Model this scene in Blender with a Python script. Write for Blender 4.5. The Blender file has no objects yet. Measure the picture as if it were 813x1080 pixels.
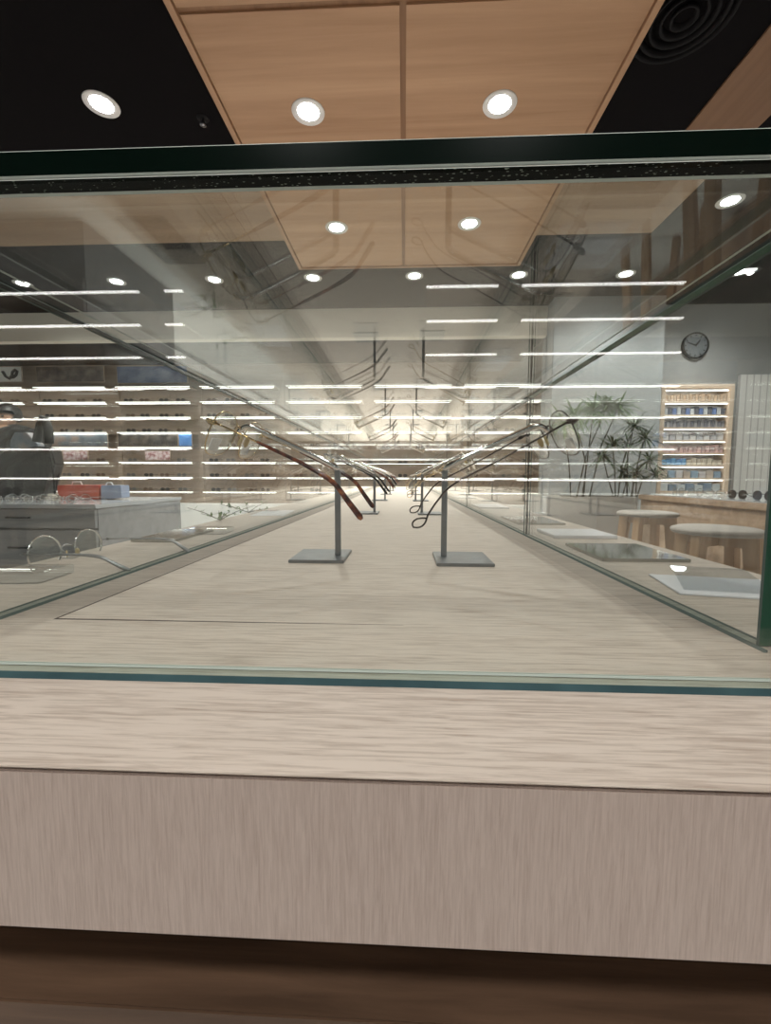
import bpy, bmesh, math, random
from mathutils import Vector, Matrix
random.seed(7)
C = bpy.context.scene.collection
sc = bpy.context.scene
R = math.radians
# ------------------------------------------------------------------ camera
F = 450.0; W, H = 813, 1080
EYE = Vector((0, 0, 1.0))
pitch = math.atan(37 / F); yaw = math.atan(19.5 / F); roll = 0.003
ROT = Matrix.Rotation(yaw, 3, 'Z') @ Matrix.Rotation(math.pi / 2 - pitch, 3, 'X') @ Matrix.Rotation(roll, 3, 'Z')
cam_d = bpy.data.cameras.new('camera'); cam = bpy.data.objects.new('camera', cam_d); C.objects.link(cam)
cam.matrix_world = Matrix.Translation(EYE) @ ROT.to_4x4()
cam_d.sensor_fit = 'HORIZONTAL'; cam_d.sensor_width = 36; cam_d.lens = F / W * 36
cam_d.clip_start = 0.01
sc.camera = cam
def ray(px, py): return ROT @ Vector(((px - W / 2) / F, (H / 2 - py) / F, -1))
def at_y(px, py, Y): d = ray(px, py); return EYE + d * (Y / d.y)
def at_z(px, py, Z): d = ray(px, py); return EYE + d * ((Z - 1.0) / d.z)
def at_x(px, py, X): d = ray(px, py); return EYE + d * (X / d.x)
# ------------------------------------------------------------------ materials
def newmat(name):
    m = bpy.data.materials.new(name); m.use_nodes = True
    n = m.node_tree.nodes; return m, n, m.node_tree.links, n['Principled BSDF']
def lin(c):
    return tuple(((v / 255) / 12.92 if v / 255 <= .04045 else ((v / 255 + .055) / 1.055) ** 2.4) for v in c) + (1,)
def plain(name, rgb, rough=.5, metal=0, noise=0, scale=40, spec=.5):
    m, n, l, b = newmat(name)
    b.inputs['Base Color'].default_value = lin(rgb); b.inputs['Roughness'].default_value = rough
    b.inputs['Metallic'].default_value = metal; b.inputs['Specular IOR Level'].default_value = spec
    if noise:
        t = n.new('ShaderNodeTexCoord'); x = n.new('ShaderNodeTexNoise'); x.inputs['Scale'].default_value = scale
        x.inputs['Detail'].default_value = 6
        r = n.new('ShaderNodeValToRGB'); c = lin(rgb)
        r.color_ramp.elements[0].position = .3; r.color_ramp.elements[1].position = .7
        r.color_ramp.elements[0].color = tuple(v * (1 - noise) for v in c[:3]) + (1,)
        r.color_ramp.elements[1].color = tuple(min(1, v * (1 + noise)) for v in c[:3]) + (1,)
        l.new(t.outputs['Object'], x.inputs['Vector']); l.new(x.outputs['Fac'], r.inputs['Fac']); l.new(r.outputs['Color'], b.inputs['Base Color'])
    return m
def wood(name, dark, light, axis='X', scale=1.0, rough=.45, stretch=.06, ramp=(.36, .62), low=.4):
    """long-grained wood: noise stretched along one axis"""
    m, n, l, b = newmat(name)
    t = n.new('ShaderNodeTexCoord'); mp = n.new('ShaderNodeMapping')
    s = [scale, scale, scale]; s['XYZ'.index(axis)] = scale * stretch
    mp.inputs['Scale'].default_value = s
    l.new(t.outputs['Object'], mp.inputs['Vector'])
    a = n.new('ShaderNodeTexNoise'); a.inputs['Scale'].default_value = 60; a.inputs['Detail'].default_value = 8; a.inputs['Roughness'].default_value = .65; a.inputs['Distortion'].default_value = .4
    c = n.new('ShaderNodeTexNoise'); c.inputs['Scale'].default_value = 9; c.inputs['Detail'].default_value = 4; c.inputs['Distortion'].default_value = 1.5
    l.new(mp.outputs['Vector'], a.inputs['Vector']); l.new(mp.outputs['Vector'], c.inputs['Vector'])
    mx = n.new('ShaderNodeMath'); mx.operation = 'MULTIPLY_ADD'; mx.inputs[1].default_value = 1 - low
    h = n.new('ShaderNodeMath'); h.operation = 'MULTIPLY'; h.inputs[1].default_value = low
    l.new(c.outputs['Fac'], h.inputs[0]); l.new(a.outputs['Fac'], mx.inputs[0]); l.new(h.outputs[0], mx.inputs[2])
    r = n.new('ShaderNodeValToRGB'); r.color_ramp.elements[0].position = ramp[0]; r.color_ramp.elements[1].position = ramp[1]
    r.color_ramp.elements[0].color = lin(dark); r.color_ramp.elements[1].color = lin(light)
    l.new(mx.outputs[0], r.inputs['Fac']); l.new(r.outputs['Color'], b.inputs['Base Color'])
    b.inputs['Roughness'].default_value = rough; b.inputs['Specular IOR Level'].default_value = .3
    bp = n.new('ShaderNodeBump'); bp.inputs['Strength'].default_value = .08; bp.inputs['Distance'].default_value = .002
    l.new(mx.outputs[0], bp.inputs['Height']); l.new(bp.outputs['Normal'], b.inputs['Normal'])
    return m
def emit(name, rgb, strength):
    m, n, l, b = newmat(name)
    b.inputs['Base Color'].default_value = (.8, .8, .8, 1)
    b.inputs['Emission Color'].default_value = lin(rgb); b.inputs['Emission Strength'].default_value = strength
    return m
def glass(name, tint=(.964, .98, .968), ior=1.52, rough=0):
    """clear sheet: each face lets the view through and mirrors by its own Fresnel share"""
    m, n, l, b = newmat(name); n.remove(b)
    out = n['Material Output']
    tr = n.new('ShaderNodeBsdfTransparent'); tr.inputs['Color'].default_value = tint + (1,)
    gl = n.new('ShaderNodeBsdfGlossy'); gl.inputs['Roughness'].default_value = rough; gl.inputs['Color'].default_value = (1, 1, 1, 1)
    g = n.new('ShaderNodeNewGeometry'); mi = n.new('ShaderNodeMix'); mi.data_type = 'FLOAT'
    mi.inputs[2].default_value = ior; mi.inputs[3].default_value = 1 / ior
    fr = n.new('ShaderNodeFresnel'); mix = n.new('ShaderNodeMixShader')
    l.new(g.outputs['Backfacing'], mi.inputs[0]); l.new(mi.outputs[0], fr.inputs['IOR'])
    l.new(fr.outputs[0], mix.inputs[0]); l.new(tr.outputs[0], mix.inputs[1]); l.new(gl.outputs[0], mix.inputs[2])
    l.new(mix.outputs[0], out.inputs['Surface'])
    return m
def film(name, tint):
    m, n, l, b = newmat(name); n.remove(b)
    tr = n.new('ShaderNodeBsdfTransparent'); tr.inputs['Color'].default_value = tint + (1,)
    l.new(tr.outputs[0], n['Material Output'].inputs['Surface']); return m
M = {}
M['counter'] = wood('pale_oak', (168, 150, 136), (214, 200, 187), 'X', 10, .5, .06, (.32, .54), .22)
M['counter_darker'] = wood('pale_oak_darker', (150, 135, 122), (199, 185, 172), 'X', 10, .5, .06, (.32, .54), .22)  # same oak in a darker tone, for the boards outside the inset
M['counter_edge'] = plain('oak_core', (96, 74, 56), .7)
M['seam'] = plain('dark_seam', (58, 42, 32), .8)
M['taupe'] = wood('taupe_laminate', (178, 159, 148), (198, 180, 169), 'Z', 26, .5, .05, (.34, .60), .15)
M['walnut'] = wood('dark_carcass_wood', (76, 57, 43), (104, 80, 62), 'X', 3, .5, .08)
M['ceil_wood'] = wood('ceiling_oak', (160, 122, 91), (190, 152, 119), 'X', .16, .5, .05)
M['ceil_wood_side'] = wood('ceiling_oak_lengthwise', (160, 122, 91), (190, 152, 119), 'Y', .16, .5, .05)
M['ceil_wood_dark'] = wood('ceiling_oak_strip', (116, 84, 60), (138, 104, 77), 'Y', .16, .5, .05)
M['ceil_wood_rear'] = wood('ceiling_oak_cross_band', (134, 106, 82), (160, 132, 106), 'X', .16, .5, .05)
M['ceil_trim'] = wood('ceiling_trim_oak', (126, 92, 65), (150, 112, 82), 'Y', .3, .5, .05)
M['black'] = plain('black_ceiling', (14, 11, 12), .9, noise=.1, spec=.1)
M['black_gloss'] = plain('black_diffuser', (16, 14, 15), .6, spec=.15)
M['wall_wood'] = wood('shelf_wall_wood', (158, 140, 124), (188, 170, 154), 'X', .35, .6, .1)
M['cream'] = plain('cream_plaster', (226, 218, 204), .8, noise=.03, scale=3)
M['white'] = plain('white_paint', (232, 231, 228), .6, noise=.02, scale=4)
M['greywall'] = plain('grey_wall', (150, 150, 150), .8, noise=.05, scale=3)
M['column'] = plain('pale_grey_column', (146, 148, 149), .8, noise=.03, scale=3)
M['floor'] = plain('pale_floor_tile', (196, 194, 190), .35, noise=.05, scale=3)
M['grey_cab'] = wood('grey_laminate', (112, 111, 112), (134, 133, 134), 'X', .4, .45, .08)
M['grey_top'] = plain('grey_glass_counter', (165, 166, 168), .15)
M['steel'] = plain('brushed_steel', (150, 150, 150), .3, 1, .08, 90)
M['steel_dark'] = plain('dark_steel', (138, 140, 142), .38, .8, .08, 90)
M['chrome'] = plain('chrome', (225, 225, 224), .12, 1)
M['gold'] = plain('gold_wire', (212, 186, 140), .2, 1)
M['black_wire'] = plain('gunmetal_wire', (92, 82, 76), .25, .8)
M['black_acetate'] = plain('black_acetate', (24, 24, 25), .2)
M['pad'] = plain('amber_nose_pad', (206, 186, 142), .25)
M['sticker'] = plain('white_sticker', (226, 226, 236), .5)
M['glass'] = glass('clear_sheet_glass')
M['lens'] = glass('demo_lens', (.95, .965, .955), 1.6)
M['lens_edge'] = glass('lens_edge', (.72, .74, .7), 1.5)
M['acrylic'] = glass('acrylic', (.93, .95, .96), 1.5)
M['edge_black'] = plain('deep_green_glass_edge', (6, 20, 14), .2, spec=.15)
M['edge_green'] = plain('green_glass_edge', (22, 84, 62), .35, noise=.12, scale=60, spec=.15)
M['edge_teal'] = plain('teal_glass_edge', (66, 90, 94), .7, noise=.2, scale=50, spec=.04)
M['foot_glass'] = film('tinted_glass_foot', (.74, .83, .82))
M['foot_clear'] = film('clear_glass_foot', (.82, .9, .88))
M['joint_glass'] = film('clear_joint', (.96, .98, .97))
M['arris_dark'] = plain('dark_arris', (96, 108, 104), .6, spec=.05)
M['arris'] = plain('arris_highlight', (206, 214, 206), .5, spec=.1)  # pale colour paints in the highlight along the glass chamfers
M['mirror'] = plain('smoked_mirror', (150, 152, 146), .06, 1)
M['paper'] = plain('white_card', (224, 224, 230), .45, noise=.05, scale=60)
M['led'] = emit('led_strip', (255, 254, 252), 11)
M['led_far'] = emit('led_strip_shelf', (255, 252, 248), 6.5)
M['led_lip'] = emit('led_strip_lip', (255, 252, 248), 1.7)
M['lamp'] = emit('lamp_lens', (250, 250, 255), 40)
M['ring'] = plain('white_lamp_ring', (225, 222, 218), .4)
M['leaf'] = plain('leaf_green', (78, 116, 42), .5, noise=.3, scale=8)
M['leaf_dark'] = plain('leaf_dark_green', (62, 88, 44), .5, noise=.3, scale=8)
M['stem'] = plain('stem_brown', (66, 62, 46), .6)
M['stool_wood'] = wood('stool_wood', (160, 126, 94), (190, 156, 122), 'Z', .5, .5, .1)
M['stool_seat'] = plain('stool_seat_grey', (138, 130, 122), .6, noise=.05)
M['bar_wood'] = wood('bar_wood', (150, 124, 102), (182, 156, 132), 'X', .4, .5, .1)
M['planter'] = plain('planter_grey', (170, 168, 166), .6, noise=.05, scale=5)
M['shelf_wood'] = wood('lit_shelf_wood', (186, 164, 144), (212, 192, 172), 'Z', .5, .5, .1)
M['shelf_back'] = plain('lit_shelf_back', (232, 226, 222), .7)
M['person_black'] = plain('black_cloth', (38, 35, 34), .85, noise=.1)
M['skin'] = plain('skin', (205, 160, 130), .5)
M['hair'] = plain('dark_hair', (34, 28, 26), .5)
M['bag'] = plain('black_leather', (44, 41, 39), .6, noise=.12)
M['red'] = plain('red_print', (196, 92, 74), .5, noise=.12, scale=14)
M['bluegrey'] = plain('blue_grey_print', (150, 160, 182), .5, noise=.12, scale=14)
M['clockface'] = plain('clock_face', (104, 108, 112), .4)
M['shade'] = plain('dark_lens', (52, 44, 40), .2)
M['shade_brown'] = plain('brown_lens', (112, 88, 72), .2)
M['shade_grey'] = plain('grey_lens', (120, 116, 114), .2)
def tortoise():
    m, n, l, b = newmat('tortoiseshell')
    t = n.new('ShaderNodeTexCoord'); x = n.new('ShaderNodeTexNoise'); x.inputs['Scale'].default_value = 130; x.inputs['Detail'].default_value = 2
    r = n.new('ShaderNodeValToRGB'); e = r.color_ramp.elements
    e[0].position = .42; e[0].color = lin((58, 28, 20)); e[1].position = .72; e[1].color = lin((170, 100, 50))
    q = e.new(.56); q.color = lin((112, 56, 36))
    l.new(t.outputs['Object'], x.inputs['Vector']); l.new(x.outputs['Fac'], r.inputs['Fac']); l.new(r.outputs['Color'], b.inputs['Base Color'])
    b.inputs['Roughness'].default_value = .15
    return m
M['tortoise'] = tortoise()
def glue():
    m, n, l, b = newmat('bubbled_glue_line')
    t = n.new('ShaderNodeTexCoord'); mp = n.new('ShaderNodeMapping'); mp.inputs['Scale'].default_value = (1, 2.2, 1)
    x = n.new('ShaderNodeTexVoronoi'); x.inputs['Scale'].default_value = 420
    k = n.new('ShaderNodeTexNoise'); k.inputs['Scale'].default_value = 9
    s = n.new('ShaderNodeMath'); s.operation = 'SUBTRACT'
    r = n.new('ShaderNodeValToRGB'); e = r.color_ramp.elements
    e[0].position = .0; e[0].color = lin((140, 148, 138)); e[1].position = .05; e[1].color = lin((9, 13, 11))
    sc_ = n.new('ShaderNodeMath'); sc_.operation = 'MULTIPLY'; sc_.inputs[1].default_value = .75
    l.new(t.outputs['Object'], mp.inputs['Vector']); l.new(mp.outputs[0], x.inputs['Vector']); l.new(t.outputs['Object'], k.inputs['Vector'])
    l.new(k.outputs['Fac'], sc_.inputs[0]); l.new(x.outputs['Distance'], s.inputs[0]); l.new(sc_.outputs[0], s.inputs[1])
    ad = n.new('ShaderNodeMath'); ad.operation = 'ADD'; ad.inputs[1].default_value = .245
    l.new(s.outputs[0], ad.inputs[0]); l.new(ad.outputs[0], r.inputs['Fac']); l.new(r.outputs['Color'], b.inputs['Base Color'])
    b.inputs['Roughness'].default_value = .5; b.inputs['Specular IOR Level'].default_value = .05
    return m
M['glue'] = glue()
def panelled():
    m, n, l, b = newmat('white_grooved_panel')
    t = n.new('ShaderNodeTexCoord'); w = n.new('ShaderNodeTexWave'); w.wave_type = 'BANDS'; w.bands_direction = 'X'; w.inputs['Scale'].default_value = 4.5
    r = n.new('ShaderNodeValToRGB'); e = r.color_ramp.elements
    e[0].position = 0; e[0].color = lin((168, 166, 164)); e[1].position = .12; e[1].color = lin((208, 206, 203))
    l.new(t.outputs['Object'], w.inputs['Vector']); l.new(w.outputs['Fac'], r.inputs['Fac']); l.new(r.outputs['Color'], b.inputs['Base Color'])
    return m
M['panelled'] = panelled()
def poster(name, cols, scale):
    m, n, l, b = newmat(name)
    t = n.new('ShaderNodeTexCoord'); x = n.new('ShaderNodeTexNoise'); x.inputs['Scale'].default_value = scale; x.inputs['Detail'].default_value = 3
    r = n.new('ShaderNodeValToRGB'); e = r.color_ramp.elements
    e[0].position = .35; e[0].color = lin(cols[0]); e[1].position = .65; e[1].color = lin(cols[-1])
    for i, c in enumerate(cols[1:-1]):
        q = e.new(.35 + .3 * (i + 1) / (len(cols) - 1)); q.color = lin(c)
    l.new(t.outputs['Object'], x.inputs['Vector']); l.new(x.outputs['Fac'], r.inputs['Fac']); l.new(r.outputs['Color'], b.inputs['Base Color'])
    b.inputs['Roughness'].default_value = .35
    return m
M['post_dark'] = poster('dark_photo_print', [(60, 56, 56), (92, 84, 80), (120, 110, 104)], 9)
M['post_blue'] = poster('blue_photo_print', [(62, 82, 128), (92, 112, 156), (120, 138, 176)], 5)
M['post_pink'] = poster('pink_photo_print', [(150, 90, 88), (214, 188, 190), (232, 222, 224)], 22)
M['post_sky'] = poster('bright_blue_print', [(80, 140, 220), (110, 168, 236)], 6)
M['post_bg'] = poster('blue_grey_photo_print', [(96, 106, 118), (130, 138, 146), (170, 150, 140)], 6)
# ------------------------------------------------------------------ mesh helpers
class MB:
    def __init__(s): s.bm = bmesh.new()
    def box(s, lo, hi, mi=0, bev=0):
        b2 = bmesh.new()
        v = [b2.verts.new((x, y, z)) for x in (lo[0], hi[0]) for y in (lo[1], hi[1]) for z in (lo[2], hi[2])]
        for f in ((0, 1, 3, 2), (4, 6, 7, 5), (0, 4, 5, 1), (2, 3, 7, 6), (0, 2, 6, 4), (1, 5, 7, 3)): b2.faces.new([v[i] for i in f])
        if bev: bmesh.ops.bevel(b2, geom=b2.edges[:], offset=bev, segments=2, affect='EDGES')
        return s.merge(b2, mi)
    def merge(s, b2, mi=0, mat=None, keep=False):
        bmesh.ops.recalc_face_normals(b2, faces=b2.faces[:])
        if mat is not None: bmesh.ops.transform(b2, matrix=mat, verts=b2.verts[:])
        mp = {v: s.bm.verts.new(v.co) for v in b2.verts}
        for f in b2.faces:
            g = s.bm.faces.new([mp[v] for v in f.verts]); g.material_index = f.material_index if keep else mi; g.smooth = f.smooth
        b2.free(); return s
    def prism(s, pts, d, mi=0, bev=0):
        """polygon of 3-D points extruded by vector d"""
        b2 = bmesh.new(); d = Vector(d)
        a = [b2.verts.new(p) for p in pts]; c = [b2.verts.new(Vector(p) + d) for p in pts]
        b2.faces.new(a); b2.faces.new(c[::-1]); k = len(pts)
        for i in range(k): b2.faces.new((a[i], c[i], c[(i + 1) % k], a[(i + 1) % k]))
        if bev: bmesh.ops.bevel(b2, geom=b2.edges[:], offset=bev, segments=2, affect='EDGES')
        return s.merge(b2, mi)
    def tube(s, pts, r, seg=8, mi=0, closed=False):
        pts = [Vector(p) for p in pts]; k = len(pts)
        rs = r if isinstance(r, (list, tuple)) else [r] * k
        b2 = bmesh.new(); rings = []; prev = None
        for i, p in enumerate(pts):
            if closed: t = (pts[(i + 1) % k] - pts[i - 1]).normalized()
            else: t = (pts[min(i + 1, k - 1)] - pts[max(i - 1, 0)]).normalized()
            if prev is None:
                u = t.orthogonal().normalized()
            else:
                u = (prev - t * prev.dot(t)).normalized()
            prev = u; w = t.cross(u)
            rr = rs[i]; ra, rb = rr if isinstance(rr, tuple) else (rr, rr)
            rings.append([b2.verts.new(p + u * math.cos(2 * math.pi * j / seg) * ra + w * math.sin(2 * math.pi * j / seg) * rb) for j in range(seg)])
        n_ = k if closed else k - 1
        for i in range(n_):
            A, B = rings[i], rings[(i + 1) % k]
            for j in range(seg):
                f = b2.faces.new((A[j], A[(j + 1) % seg], B[(j + 1) % seg], B[j])); f.smooth = True
        if not closed:
            b2.faces.new(rings[0][::-1]); b2.faces.new(rings[-1])
        return s.merge(b2, mi)
    def lathe(s, prof, seg=32, mi=0, mat=None):
        """profile of (radius, z) turned about z"""
        b2 = bmesh.new(); rings = []
        for r, z in prof:
            rings.append([b2.verts.new((r * math.cos(2 * math.pi * j / seg), r * math.sin(2 * math.pi * j / seg), z)) for j in range(seg)] if r > 1e-6 else [b2.verts.new((0, 0, z))])
        for A, B in zip(rings, rings[1:]):
            for j in range(seg):
                q = (j + 1) % seg
                if len(A) == 1 and len(B) == 1: continue
                vs = (A[0], B[j], B[q]) if len(A) == 1 else ((A[j], A[q], B[0]) if len(B) == 1 else (A[j], A[q], B[q], B[j]))
                f = b2.faces.new(vs); f.smooth = True
        return s.merge(b2, mi, mat)
    def build(s, name, mats, parent=None):
        me = bpy.data.meshes.new(name)
        for m in (mats if isinstance(mats, (list, tuple)) else [mats]): me.materials.append(m)
        s.bm.to_mesh(me); s.bm.free()
        o = bpy.data.objects.new(name, me); C.objects.link(o)
        if parent: o.parent = parent
        return o
def tag(o, label, cat, group=None, kind=None):
    o['label'] = label; o['category'] = cat
    if group: o['group'] = group
    if kind: o['kind'] = kind
    return o
def thing(name, label, cat, loc=(0, 0, 0), rot=(0, 0, 0), group=None):
    o = bpy.data.objects.new(name, None); C.objects.link(o); o.location = loc; o.rotation_euler = rot
    o.empty_display_size = .05
    return tag(o, label, cat, group)
def struct(o): o['kind'] = 'structure'; return o
def dup(root, loc, rot=None, label=None, group=None, scale=None):
    r = root.copy(); C.objects.link(r); r.location = loc
    if rot is not None: r.rotation_euler = rot
    if scale is not None: r.scale = scale
    if label: r['label'] = label
    if group: r['group'] = group
    for ch in list(root.children):
        c = ch.copy(); C.objects.link(c); c.parent = r
        for g in list(ch.children):
            d = g.copy(); C.objects.link(d); d.parent = c
    return r
ORD = ['first', 'second', 'third', 'fourth', 'fifth', 'sixth', 'seventh', 'eighth', 'ninth', 'tenth', 'eleventh', 'twelfth', 'thirteenth', 'fourteenth', 'fifteenth', 'sixteenth', 'seventeenth', 'eighteenth', 'nineteenth', 'twentieth']
def pane(name, lo, hi, axis, parent, edge='edge_green', special=None, foot=True, solid_end=False, arris='arris'):
    """a sheet of glass with ground edges; axis = its thin direction"""
    b2 = bmesh.new()
    v = [b2.verts.new((x, y, z)) for x in (lo[0], hi[0]) for y in (lo[1], hi[1]) for z in (lo[2], hi[2])]
    for f in ((0, 1, 3, 2), (4, 6, 7, 5), (0, 4, 5, 1), (2, 3, 7, 6), (0, 2, 6, 4), (1, 5, 7, 3)): b2.faces.new([v[i] for i in f])
    bmesh.ops.recalc_face_normals(b2, faces=b2.faces[:])
    bmesh.ops.bevel(b2, geom=b2.edges[:], offset=.0007, segments=1, affect='EDGES')
    bmesh.ops.recalc_face_normals(b2, faces=b2.faces[:])
    for f in b2.faces:
        n = f.normal; a = max(range(3), key=lambda i: abs(n[i]))
        if abs(n[a]) < .95: f.material_index = 2
        elif a == axis: f.material_index = 0
        else:
            f.material_index = 1
            if a == 2 and n[2] < 0 and foot: f.material_index = 4
            if a == 0 and axis == 2: f.material_index = 5
            if a == 1 and axis == 0 and not (n[1] < 0 and solid_end): f.material_index = 5
            if special and a == special[0] and n[a] * special[1] > 0: f.material_index = 3
    mb = MB(); mb.merge(b2, keep=True)
    mats = [M['glass'], M[edge], M[arris], M[special[2]] if special else M[edge], M['foot_clear' if axis == 1 else 'foot_glass'], M['joint_glass']]
    return mb.build(name, mats, parent)
# ------------------------------------------------------------------ the island counter
CT = .925                                   # counter top height
YF, YI = .1495, .158                        # outer and inner face of the front glass
YE = 3.3                                    # far end of the case
XL, XR = -.212, .1568                        # inner faces of the side glass
LE, RE = -.321, .278                        # edges of the counter top
Y0 = .1003                                  # front edge of the counter
isl = thing('island_counter', 'long pale oak island counter with taupe drawer fronts under the glass case', 'counter', (0, 0, 0))
sx0, sx1, sy0 = -.183, .134, .2115
t0, t1 = CT - .03, CT
def board(name, x0, x1, y0, y1, mat, z0=t0, z1=t1, bev=0):
    b = MB(); b.box((x0, y0, z0), (x1, y1, z1), bev=bev); return b.build(name, mat, isl)
board('front_board', LE, RE, Y0 + .0002, sy0, M['counter'], CT - .0003, CT)
board('front_core', LE, RE, Y0 + .0196, sy0, M['counter_edge'], t0, CT - .0003)
board('rim_board', LE, sx0 - .0004, sy0, YE + .06, M['counter_darker'])
board('rim_board', sx1, RE, sy0, YE + .06, M['counter_darker'])
board('inset_board', sx0 + .0004, sx1, sy0, YE + .06, M['counter'])
b = MB(); b.prism([(sx0 - .0007, sy0 - .0008, t0), (-.04, sy0 - .0003, t0), (.0, sy0 - .0001, t0), (.0, sy0 + .0001, t0), (sx0 + .0005, sy0 + .0009, t0)], (0, 0, t1 - t0 + .00006))
b.box((sx0 - .0006, sy0, t0), (sx0 + .0006, YE, t1 + .00006)); b.build('board_seam', M['seam'], isl)
zb = CT - .0465
board('drawer_front', LE, RE, Y0 + .0008, Y0 + .019, M['taupe'], zb, CT - .0016, .0004)
board('lower_rail', LE, RE, Y0 + .0008, Y0 + .0194, M['walnut'], CT - .24, CT - .0684, .0005)
board('nosing_seam', LE, RE, Y0 + .0020, Y0 + .0194, M['seam'], CT - .0016, CT - .0003)
board('finger_gap_panel', LE, RE, Y0 + .0195, Y0 + .05, M['walnut'], .1, t0)
board('carcass', LE + .01, RE - .01, Y0 + .05, YE + .04, M['grey_cab'], 0, t0)
# ------------------------------------------------------------------ the glass case
ZT = 1.102; TT = .0092                       # underside and thickness of the top sheet
case = thing('display_case', 'long clear glass display case with green edged panes on the island counter', 'display case', (0, 0, 0))
CG = CT + .0003
pane('front_pane', (XL - .008, YF, CG), (XR + .0072, YI, ZT - .0004), 1, case, 'edge_teal', (2, 1, 'glue'))
pane('top_pane', (XL - .008, .1500, ZT), (XR + .0072, YE, ZT + TT), 2, case, 'edge_black', foot=False)
pane('side_pane', (XL - .008, YI + .001, CG), (XL, 1.7, ZT - .0004), 0, case, 'edge_black', arris='arris_dark')
pane('side_pane', (XL - .008, 1.701, CG), (XL, YE - .009, ZT - .0004), 0, case, 'edge_black', arris='arris_dark')
ys = [.190, .562, 1.09, 1.63, 2.2, 2.75, YE - .009]
for i, (a, b_) in enumerate(zip(ys, ys[1:])):
    pane('side_pane', (XR, a + .0006, CG), (XR + .0072, b_ - .0006, ZT - .0004), 0, case, 'edge_green' if i == 0 else 'edge_black', solid_end=(i == 0), arris='arris_dark')
    if i: 
        q = MB(); q.box((XR + .0024, a - .0005, CG), (XR + .0048, a + .0005, ZT - .0004)); q.build('joint_seal', M['edge_black'], case)
pane('side_pane', (XR + .0085, YI + .001, CG), (XR + .0157, .188, ZT - .0004), 0, case, 'edge_black', arris='arris_dark')
q = MB(); q.prism([(XL - .008, YF - .0001, CT), (XL - .008, YF - .0026, CT), (XL - .008, YF - .0001, CT + .0016)], (XR - XL + .015, 0, 0)); q.build('foot_strip', M['edge_teal'], case)
q = MB(); q.prism([(XL, YI + .0001, CT), (XL, YI + .0030, CT), (XL, YI + .0001, CT + .0012)], (XR - XL, 0, 0)); q.build('foot_strip', M['arris'], case)  # pale strip added to draw the reflected light line at the foot
for x_, d_ in ((XL, 1), (XR, -1)):
    q = MB(); q.prism([(x_ + d_ * .0001, .185, CT), (x_ + d_ * .0016, .185, CT), (x_ + d_ * .0001, .185, CT + .0012)], (0, YE - .2, 0)); q.build('foot_strip', M['arris_dark'], case)
pane('end_pane', (XL, YE - .0085, CG), (XR, YE, ZT), 1, case, 'edge_green')
# ------------------------------------------------------------------ display stands and spectacles
def arc(p0, p1, p2, n=6):
    p0, p1, p2 = map(Vector, (p0, p1, p2)); return [(p0 * (1 - t) ** 2 + p1 * 2 * t * (1 - t) + p2 * t * t) for t in [i / n for i in range(n + 1)]]
def make_stand(label):
    """origin at the foot of the post; arm reaches towards -x"""
    t = thing('eyewear_stand', label, 'display stand', group='steel eyewear stands in the glass case')
    b = MB(); b.box((-.040, -.025, 0), (.0085, .032, .0028), bev=.0004); b.build('base', M['steel_dark'], t)
    p = MB(); p.box((-.0025, -.0025, .0028), (.0025, .0025, .081), bev=.0004); p.build('post', M['steel_dark'], t)
    path = [(0, 0, .081), (-.003, 0, .0848), (-.02, 0, .0935), (-.05, 0, .1075), (-.0745, 0, .1185)] + arc((-.0765, 0, .1194), (-.083, 0, .1224), (-.0895, 0, .1166), 7) + [(-.0945, 0, .1125)]
    a = MB(); a.tube(path, [(.0026, .0026)] * (len(path) - 3) + [.0024, .0022, .0018], 10); a.build('arm', M['chrome'], t)
    return t
def lens_outline(w, h, sq, n=28):
    o = []
    for i in range(n):
        a = 2 * math.pi * i / n; c, s = math.cos(a), math.sin(a); e = 2 / sq
        o.append((math.copysign(abs(c) ** e, c) * w / 2, math.copysign(abs(s) ** e, s) * h / 2))
    return o
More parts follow.
